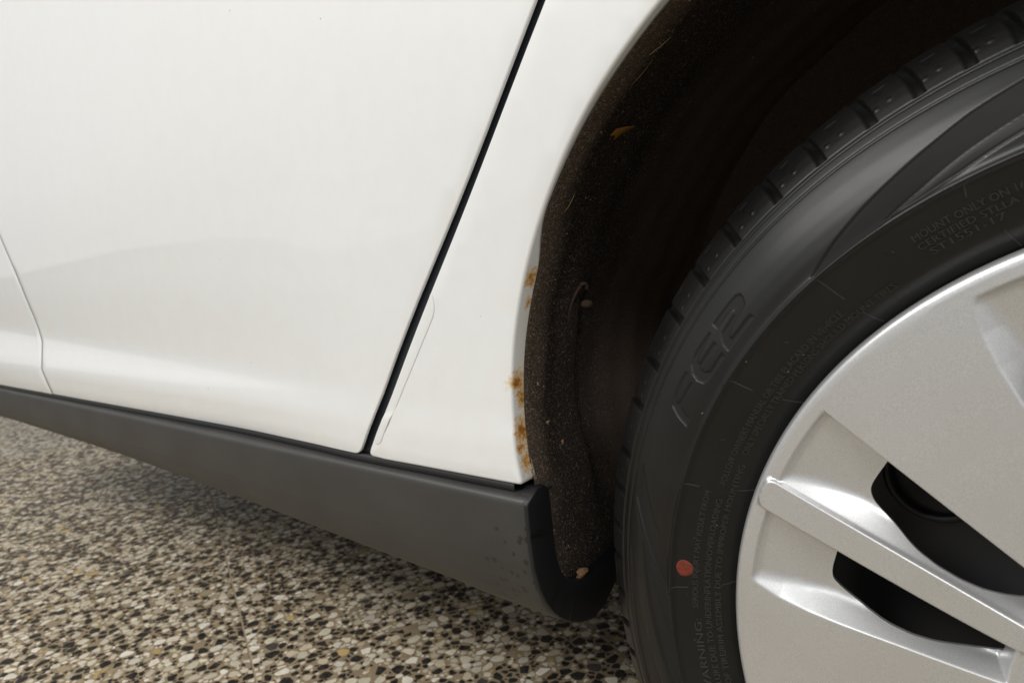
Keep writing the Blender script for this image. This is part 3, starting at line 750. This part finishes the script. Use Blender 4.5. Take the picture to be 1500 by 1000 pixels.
# red paint dot
V = []; cx, cz = D2R(173.9)*.242, .2425
ring = [(cx+.0049*math.cos(a)*(1+.05*math.sin(3*a))+.0003, cz+.0047*math.sin(a)*(1+.04*math.cos(2*a+1))) for a in np.linspace(0, 2*math.pi, 40, endpoint=False)]
V = []
for rr in (1.0, .97, .66, .33):
    for (a, r) in ring:
        a2 = cx+(a-cx)*rr; r_2 = cz+(r-cz)*rr; x, z = PXZ(R2D(a2/.242), r_2); V.append((x, ysurf(r_2)-(.00003 if rr == 1 else .00013), z))
x, z = PXZ(R2D(cx/.242), cz); V.append((x, ysurf(cz)-.00013, z))
F = [(a*40+s, a*40+(s+1) % 40, (a+1)*40+(s+1) % 40, (a+1)*40+s) for a in range(3) for s in range(40)]+[(120+s, 120+(s+1) % 40, 160) for s in range(40)]
tag(mesh('paint_dot', V, F, M['red'], wheel), 'red paint dot on the black sidewall')

# ---- wheel cover
RC = .2150
def unit_depth(th, r):
    """height of the cover face above the base (positive y = recessed), th in degrees of the reference spoke pair"""
    rad = D2R(1)
    # pocket between big spoke edge and bar
    floor = np.interp(r, [.05, .0905, .12, .165, .17, .19, .2015, .204, .2055], [.004, .0125, .0125, .0115, .0108, .0062, .0032, .0018, -.0015])
    inner_end = (r-.080)*1.6
    sl = .74+1.3*sst((.200-r)/.095)
    dU = (th-142.75)*rad*r; dB = (155.6-th)*rad*r
    pa = smin(smin(floor, sl*dB, .0026), 3.2*dU, .0022); pa = smin(pa, inner_end, .001)
    pa = np.where((dU > -.004) & (dB > -.004), pa, -.01)
    tl = np.interp(r, [.09, .14, .167, .206], [163.5, 161.8, 161.1, 160.4])
    te = np.interp(r, [.085, .0975, .13, .16, .175, .19, .2025, .206], [175.5, 175.4, 174.9, 174.65, 174.35, 173.7, 172.6, 172.0])
    dT = (th-tl)*rad*r; dE = (te-th)*rad*r
    pb = smin(smin(floor, sl*dE, .0026), 3.2*dT, .0010); pb = smin(pb, (r-.0885)*2.2, .001)
    pb = np.where((dT > -.004) & (dE > -.004), pb, -.01)
    dep = smax(np.maximum(pa, pb), np.zeros_like(pa)-.0002, .0008)-.00013
    bar = smin(smin((th-155.6)*rad*r, (tl-th)*rad*r, .003), .2106-r, .006)
    lift = .0019*sst((bar+.0008)/.0015)*sst((r-.06)/.03)
    return dep-lift
def base_y(r):
    e = np.clip((r-(RC-.0035))/.0035, 0, 1)
    return .0050-.003*(1-(r/RC)**2)+.0055*(1-np.sqrt(np.maximum(0, 1-e**2)))
holeA = [(142.95, .1700), (147.8, .1690), (149.4, .1686), (150.5, .1672), (151.6, .1638), (152.3, .158), (152.9, .1516), (153.9, .143), (154.4, .1373), (154.8, .128), (154.8, .118), (154.4, .109), (153.5, .1015), (152.2, .0948), (150, .0905), (146.5, .0890), (143.6, .0905), (143.0, .095)]
holeB = [(161.45, .1690), (166.3, .1688), (167.9, .1684), (168.9, .1670), (169.8, .1630), (170.8, .157), (171.9, .1495), (172.6, .1425), (172.95, .1371), (173.25, .128), (173.15, .1188), (172.7, .111), (172.0, .103), (170.8, .0950), (169.4, .0926), (166.5, .0924), (164.0, .0930), (163.6, .096), (162.9, .11), (162.1, .135)]
U0, U1 = 134.0, 134.0+51.43
def p2c(poly): return [(r*math.cos(D2R(t)), r*math.sin(D2R(t))) for t, r in poly]
hA = ccw(resample(p2c(holeA), .0012)); hB = ccw(resample(p2c(holeB), .0012))
def smooth_loop(L, it=3):
    q = np.array(L)
    for _ in range(it): q = .25*np.roll(q, 1, 0)+.5*q+.25*np.roll(q, -1, 0)
    return [tuple(v) for v in q]
hA, hB = smooth_loop(hA), smooth_loop(hB)
border = [(.070*math.cos(D2R(t)), .070*math.sin(D2R(t))) for t in np.linspace(U0, U1, 40)]
rs_ = np.r_[np.arange(.0715, RC-.0042, .0015), RC-.0035, RC-.0025, RC-.0016, RC-.0009, RC-.0004, RC-.0001, RC]
rs_in = rs_[:-1]
edge1 = [(r*math.cos(D2R(U1)), r*math.sin(D2R(U1))) for r in rs_in]
rimc = [(RC*math.cos(D2R(t)), RC*math.sin(D2R(t))) for t in np.linspace(U1, U0, 180)]
edge0 = [(r*math.cos(D2R(U0)), r*math.sin(D2R(U0))) for r in rs_in[::-1]]
loop = ccw(border+edge1+rimc+edge0)
ST = .00075
gx, gz = np.meshgrid(np.arange(-.22, .0, ST), np.arange(-.03, .17, ST*.866)); gx = gx+(np.arange(gx.shape[0]) % 2)[:, None]*ST/2
gx = gx.ravel(); gz = gz.ravel(); rr = np.hypot(gx, gz); tt_ = np.degrees(np.arctan2(gz, gx)) % 360
keep = (rr > .0705) & (rr < RC-.0048) & (tt_ > U0+.25) & (tt_ < U1-.25)
coarse = (tt_ > 176.8) | (tt_ < 141.5) | (rr < .082)
ixx = np.arange(len(gx)); colx = np.tile(np.arange(int(len(np.arange(-.22, .0, ST)))), len(np.arange(-.03, .17, ST*.866))); rowx = np.repeat(np.arange(len(np.arange(-.03, .17, ST*.866))), len(np.arange(-.22, .0, ST)))
keep &= ~coarse | ((colx % 3 == 0) & (rowx % 3 == 0))
gx, gz = gx[keep], gz[keep]
for L in (hA, hB):
    kq = ~inpoly(gx, gz, L); gx, gz = gx[kq], gz[kq]; bb = (np.abs(gx-np.mean([q[0] for q in L])) < .07)
    dd = polydist(gx, gz, L); kq = dd > ST*.8; gx, gz = gx[kq], gz[kq]
ed_r = np.arange(.083, .2085, ST)
for fn, r_lo, r_hi in ((lambda r: 142.75+0*r, .083, .2045), (lambda r: 155.6+0*r, .083, .2085), (lambda r: np.interp(r, [.09, .14, .167, .206], [163.5, 161.8, 161.1, 160.4]), .088, .2085), (lambda r: np.interp(r, [.085, .0975, .13, .16, .175, .19, .2025, .206], [175.5, 175.4, 174.9, 174.65, 174.35, 173.7, 172.6, 172.0]), .088, .2045)):
    rr_e = ed_r[(ed_r > r_lo) & (ed_r < r_hi)]; te_ = fn(rr_e); line = list(zip(rr_e*np.cos(D2R(1)*te_), rr_e*np.sin(D2R(1)*te_)))
    kq = polydist(gx, gz, line, closed=False) > .0021; gx, gz = gx[kq], gz[kq]
    for o_ in (-.0017, -.0011, -.0006, -.0002, .0002, .0006, .0011, .0017):
        ta_ = te_+np.degrees(o_/rr_e); ex, ez = rr_e*np.cos(D2R(1)*ta_), rr_e*np.sin(D2R(1)*ta_)
        kq = np.ones(len(ex), bool)
        for L in (hA, hB): kq &= ~inpoly(ex, ez, L) & (polydist(ex, ez, L) > .0003)
        gx = np.r_[gx, ex[kq]]; gz = np.r_[gz, ez[kq]]
extra = [(r*math.cos(D2R(t)), r*math.sin(D2R(t))) for r in rs_[-7:-1] for t in np.linspace(U0, U1, 240)[1:-1]]
P, T, back = cdt([loop, hA, hB], np.r_[np.c_[gx, gz], np.array(extra)])
ce = P[T].mean(1); ar_ = np.abs(np.cross(P[T[:, 1]]-P[T[:, 0]], P[T[:, 2]]-P[T[:, 0]]))
T = T[(ar_ > 4e-9) & inpoly(ce[:, 0], ce[:, 1], loop) & ~inpoly(ce[:, 0], ce[:, 1], hA) & ~inpoly(ce[:, 0], ce[:, 1], hB)]
pr = np.hypot(P[:, 0], P[:, 1]); pt = np.degrees(np.arctan2(P[:, 1], P[:, 0])) % 360
Y = base_y(pr)+unit_depth(pt, np.minimum(pr, .2148))*(pr < RC-.004)
nl = len(loop); Vu = np.c_[P[:, 0], Y, P[:, 1]]; Fu = [tuple(t) for t in T]
for a0, L in ((nl, hA), (nl+len(hA), hB)):       # inner lips of the openings
    ids = back[a0:a0+len(L)]; n_ = len(ids); c = P[ids].mean(0)
    b = len(Vu); Vu = np.r_[Vu, Vu[ids]+np.array([0, 3e-5, 0])]; prev = list(range(b, b+n_))
    for (sh_, dy) in ((-.0003, .0008), (-.0008, .0030)):
        q = np.array(L); ni = inset(L, sh_); b = len(Vu)
        Vu = np.r_[Vu, np.c_[ni[:, 0], Y[ids]+dy, ni[:, 1]]]; new = list(range(b, b+n_))
        Fu += [(prev[(i+1) % n_], prev[i], new[i], new[(i+1) % n_]) for i in range(n_)]; prev = new
rim_i = [i for i in range(len(P)) if abs(pr[i]-RC) < 1e-6]; rim_i.sort(key=lambda i: pt[i])
b = len(Vu); Vu = np.r_[Vu, np.c_[P[rim_i, 0]*.996, np.full(len(rim_i), .0165), P[rim_i, 1]*.996]]
Fu += [(rim_i[i], b+i, b+i+1, rim_i[i+1]) for i in range(len(rim_i)-1)]
Fu = np.array([f if len(f) == 4 else f+(f[2],) for f in Fu])
units = [0.0, -52.6]+[51.24*q for q in range(1, 6)]
AV, AF = [], []; off = 0
Vu = np.asarray(Vu)
tri = [f[:3] for f in Fu if f[2] == f[3]]; quad = [f for f in Fu if f[2] != f[3]]
tri = np.array(tri+[q[[0, 1, 2]] for q in quad]+[q[[0, 2, 3]] for q in quad])
us = sorted(units); ur = np.hypot(Vu[:, 0], Vu[:, 2]); ut = np.degrees(np.arctan2(Vu[:, 2], Vu[:, 0])) % 360
for u_ in us:
    kq = us.index(u_); nx_ = us[(kq+1) % 7]+(360 if kq == 6 else 0); pv = us[kq-1]-(360 if kq == 0 else 0)
    hs, ls = (nx_-u_-51.43)/2, -(u_-pv-51.43)/2
    ta = ut+u_+hs*np.clip((ut-177)/(U1-177), 0, 1)+ls*np.clip((141.5-ut)/(141.5-U0), 0, 1)
    AV.append(np.c_[ur*np.cos(D2R(1)*ta), Vu[:, 1], WC[1]+ur*np.sin(D2R(1)*ta)]); AF.append(tri+off); off += len(Vu)
hubV = [(0, base_y(np.array(0.))-.002, WC[1])]; hubF = []
for r, dy in ((.03, -.0004), (.055, -.001), (.068, -.0002), (.0706, 0.)):
    hubV += [(r*math.cos(a), float(base_y(np.array(r)))+dy, WC[1]+r*math.sin(a)) for a in np.linspace(0, 2*math.pi, 64, endpoint=False)]
hubF = [(0, 1+(s+1) % 64, 1+s) for s in range(64)]
for a in range(3):
    for s in range(64):
        p_, q_, r_, t_2 = 1+a*64+s, 1+a*64+(s+1) % 64, 1+(a+1)*64+(s+1) % 64, 1+(a+1)*64+s
        hubF += [(p_, q_, r_), (p_, r_, t_2)]
AV.append(np.array([tuple(map(float, v)) for v in hubV])); AF.append(np.array(hubF)+off)
cover = big_mesh('wheel_cover', np.vstack(AV), np.vstack(AF), M['silver'], wheel)
import bmesh
bm = bmesh.new(); bm.from_mesh(cover.data); bmesh.ops.remove_doubles(bm, verts=bm.verts, dist=1e-5); bm.to_mesh(cover.data); bm.free(); smooth(cover.data)

# ------------------------------------------------------------------ loose debris in the wheel arch
def flake(name, loc, nrm, pts, mat, thick=.0005, curl=.15):
    nrm = Vector(nrm).normalized(); u = Vector((0, 1, 0)); u = (u-nrm*u.dot(nrm)).normalized(); v = nrm.cross(u)
    n = len(pts); V = []
    for sgn in (1, -1):
        for (a, b) in pts: V.append(u*a+v*b+nrm*(curl*abs(a)+curl*.4*abs(b)+sgn*thick/2+.0012))
    c = [Vector((0, 0, 0))+nrm*(.0012+thick/2), nrm*(.0012-thick/2)]
    V += c; F = []
    for i in range(n):
        j = (i+1) % n; F += [(2*n, i, j), (2*n+1, n+j, n+i), (i, n+i, n+j, j)]
    o = mesh(name, [tuple(q) for q in V], F, mat); o.location = loc; return o
k = simple('orange_leaf', (.30, .15, .02), .7); k.link(k.mix(k.noise(900, 3), (.36, .19, .03), (.16, .07, .01)), k.p.inputs['Base Color']); M['leaf'] = k.m
k = simple('brown_crumb', (.34, .18, .09), .85); k.link(k.mix(k.noise(1200, 3), (.42, .24, .13), (.2, .1, .05)), k.p.inputs['Base Color']); M['crumb'] = k.m
k = simple('straw', (.30, .22, .11), .75); M['straw'] = k.m
def on_liner(th, y, back=0.):
    i = int(np.argmin([abs(p[2]-th) for p in pl])); j = int(np.argmin(np.abs(LV[i, :, 1]-y))); p = LV[i, j]
    return (float(p[0]), float(p[1]), float(p[2])), (-math.cos(D2R(th)), -.15, -math.sin(D2R(th)))
p, nm = on_liner(137.0, .074)
tag(flake('leaf_scrap', p, nm, [(-.009, -.004), (-.003, -.0035), (-.002, -.007), (.002, -.003), (.009, .006), (.003, .004), (-.002, .002), (-.0065, .001)], M['leaf'], curl=.2), 'torn orange leaf scrap on black liner, high inside the wheel arch', 'leaf')
tag(flake('leaf_scrap', (-.3585, .0355, .399), (1, -.2, 0), [(-.0018, .0010), (.0, -.0017), (.0021, .0015)], M['crumb']), 'small tan triangular flake on the liner level with the lower rust', 'leaf')
tag(flake('leaf_scrap', (-.3575, .027, .428), (1, -.2, 0), [(-.0009, -.0007), (.0015, -.0009), (.0, .0022)], M['crumb']), 'tiny pale flake on the liner beside the middle rust spot', 'leaf')
tag(flake('leaf_scrap', (-.3575, .049, .381), (1, -.2, 0), [(-.0006, -.0019), (.0011, -.0013), (.0008, .002), (-.0009, .0012)], M['crumb']), 'brown flake low on the liner, farthest from the arch edge', 'leaf')
# crumb lying on the end flange
V = []; 
for i in range(5):
    for s in range(8):
        a = s*math.pi/4; q = math.pi*(i+.5)/5; rr = 1+random.uniform(-.25, .25)
        V.append((.0035*math.sin(q)*math.cos(a)*rr*.8, .0062*math.cos(q)*rr, .0035*math.sin(q)*math.sin(a)*rr))
F = [(i*8+s, i*8+(s+1) % 8, (i+1)*8+(s+1) % 8, (i+1)*8+s) for i in range(4) for s in range(8)]+[tuple(range(8))[::-1], tuple(range(32, 40))]
o = mesh('bark_crumb', V, F, M['crumb'], sm=False); o.location = (-.3545, .0565, .2785)
tag(o, 'pale brown bark crumb lying at the bottom of the J-shaped flange', 'bark crumb')
# curled twig with a seed husk
def tube(name, pts, r, mat, n=6):
    V, F = [], []; P_ = [Vector(p) for p in pts]
    for i, p in enumerate(P_):
        d = (P_[min(i+1, len(P_)-1)]-P_[max(i-1, 0)]).normalized(); u = d.orthogonal().normalized(); v = d.cross(u)
        rad = r*(1-.5*i/len(P_))
        V += [p+(u*math.cos(a)+v*math.sin(a))*rad for a in (2*math.pi*s/n for s in range(n))]
    F = [(i*n+s, i*n+(s+1) % n, (i+1)*n+(s+1) % n, (i+1)*n+s) for i in range(len(P_)-1) for s in range(n)]+[tuple(range(n))[::-1], tuple(range(len(V)-n, len(V)))]
    return mesh(name, [tuple(v) for v in V], F, mat)
p, nm = on_liner(155.0, .088); p = Vector(p); nmv = Vector(nm).normalized(); u = Vector((0, 1, 0)); u = (u-nmv*u.dot(nmv)).normalized(); v = nmv.cross(u)
v = v if v.z > 0 else -v
k = simple('twig_bark', (.06, .038, .024), .9); M['twig'] = k.m
pts = [p+nmv*.003+u*(.007*math.cos(a)-.001)+v*(.017*math.sin(a)) for a in np.linspace(math.pi*.25, math.pi*1.35, 22)]
pts = [tuple(q-Vector(p)) for q in pts]
o = tube('curled_twig', pts, .0016, M['twig']); o.location = p
tag(o, 'thin brown twig curled in a hook on the black liner', 'twig')
V = []
for i in range(5):
    for s in range(8):
        a = s*math.pi/4; q = math.pi*(i+.5)/5; V.append(tuple(u*(.006*math.cos(q))+v*(.0035*math.sin(q)*math.cos(a))+nmv*(.0035*math.sin(q)*math.sin(a))))
F = [(i*8+s, i*8+(s+1) % 8, (i+1)*8+(s+1) % 8, (i+1)*8+s) for i in range(4) for s in range(8)]+[tuple(range(8))[::-1], tuple(range(32, 40))]
o = mesh('seed_husk', V, F, M['twig']); o.location = p+u*.008+nmv*.004
tag(o, 'small brown seed husk beside the curled twig on the liner', 'seed husk')
for (th, y, dx, L, lab) in ((128.5, .028, .5, .016, 'pale straw blade near the top of the arch edge'), (131.3, .040, .15, .018, 'thin straw blade below the topmost straw in the arch'), (143.5, .030, .1, .012, 'short straw blade beside the start of the white flange')):
    p, nm = on_liner(th, y); nmv = Vector(nm).normalized(); tan = Vector((math.sin(D2R(th)), 0, -math.cos(D2R(th)))); d = (tan+Vector((0, dx, 0))).normalized()
    o = tube('straw_blade', [tuple(d*(L*(f-.5))+nmv*(.0012+.0006*math.sin(f*3.1))) for f in np.linspace(0, 1, 8)], .0003, M['straw'], 5); o.location = p
    tag(o, lab, 'straw')

# ------------------------------------------------------------------ render
scene.render.engine = 'CYCLES'
scene.cycles.max_bounces = 8
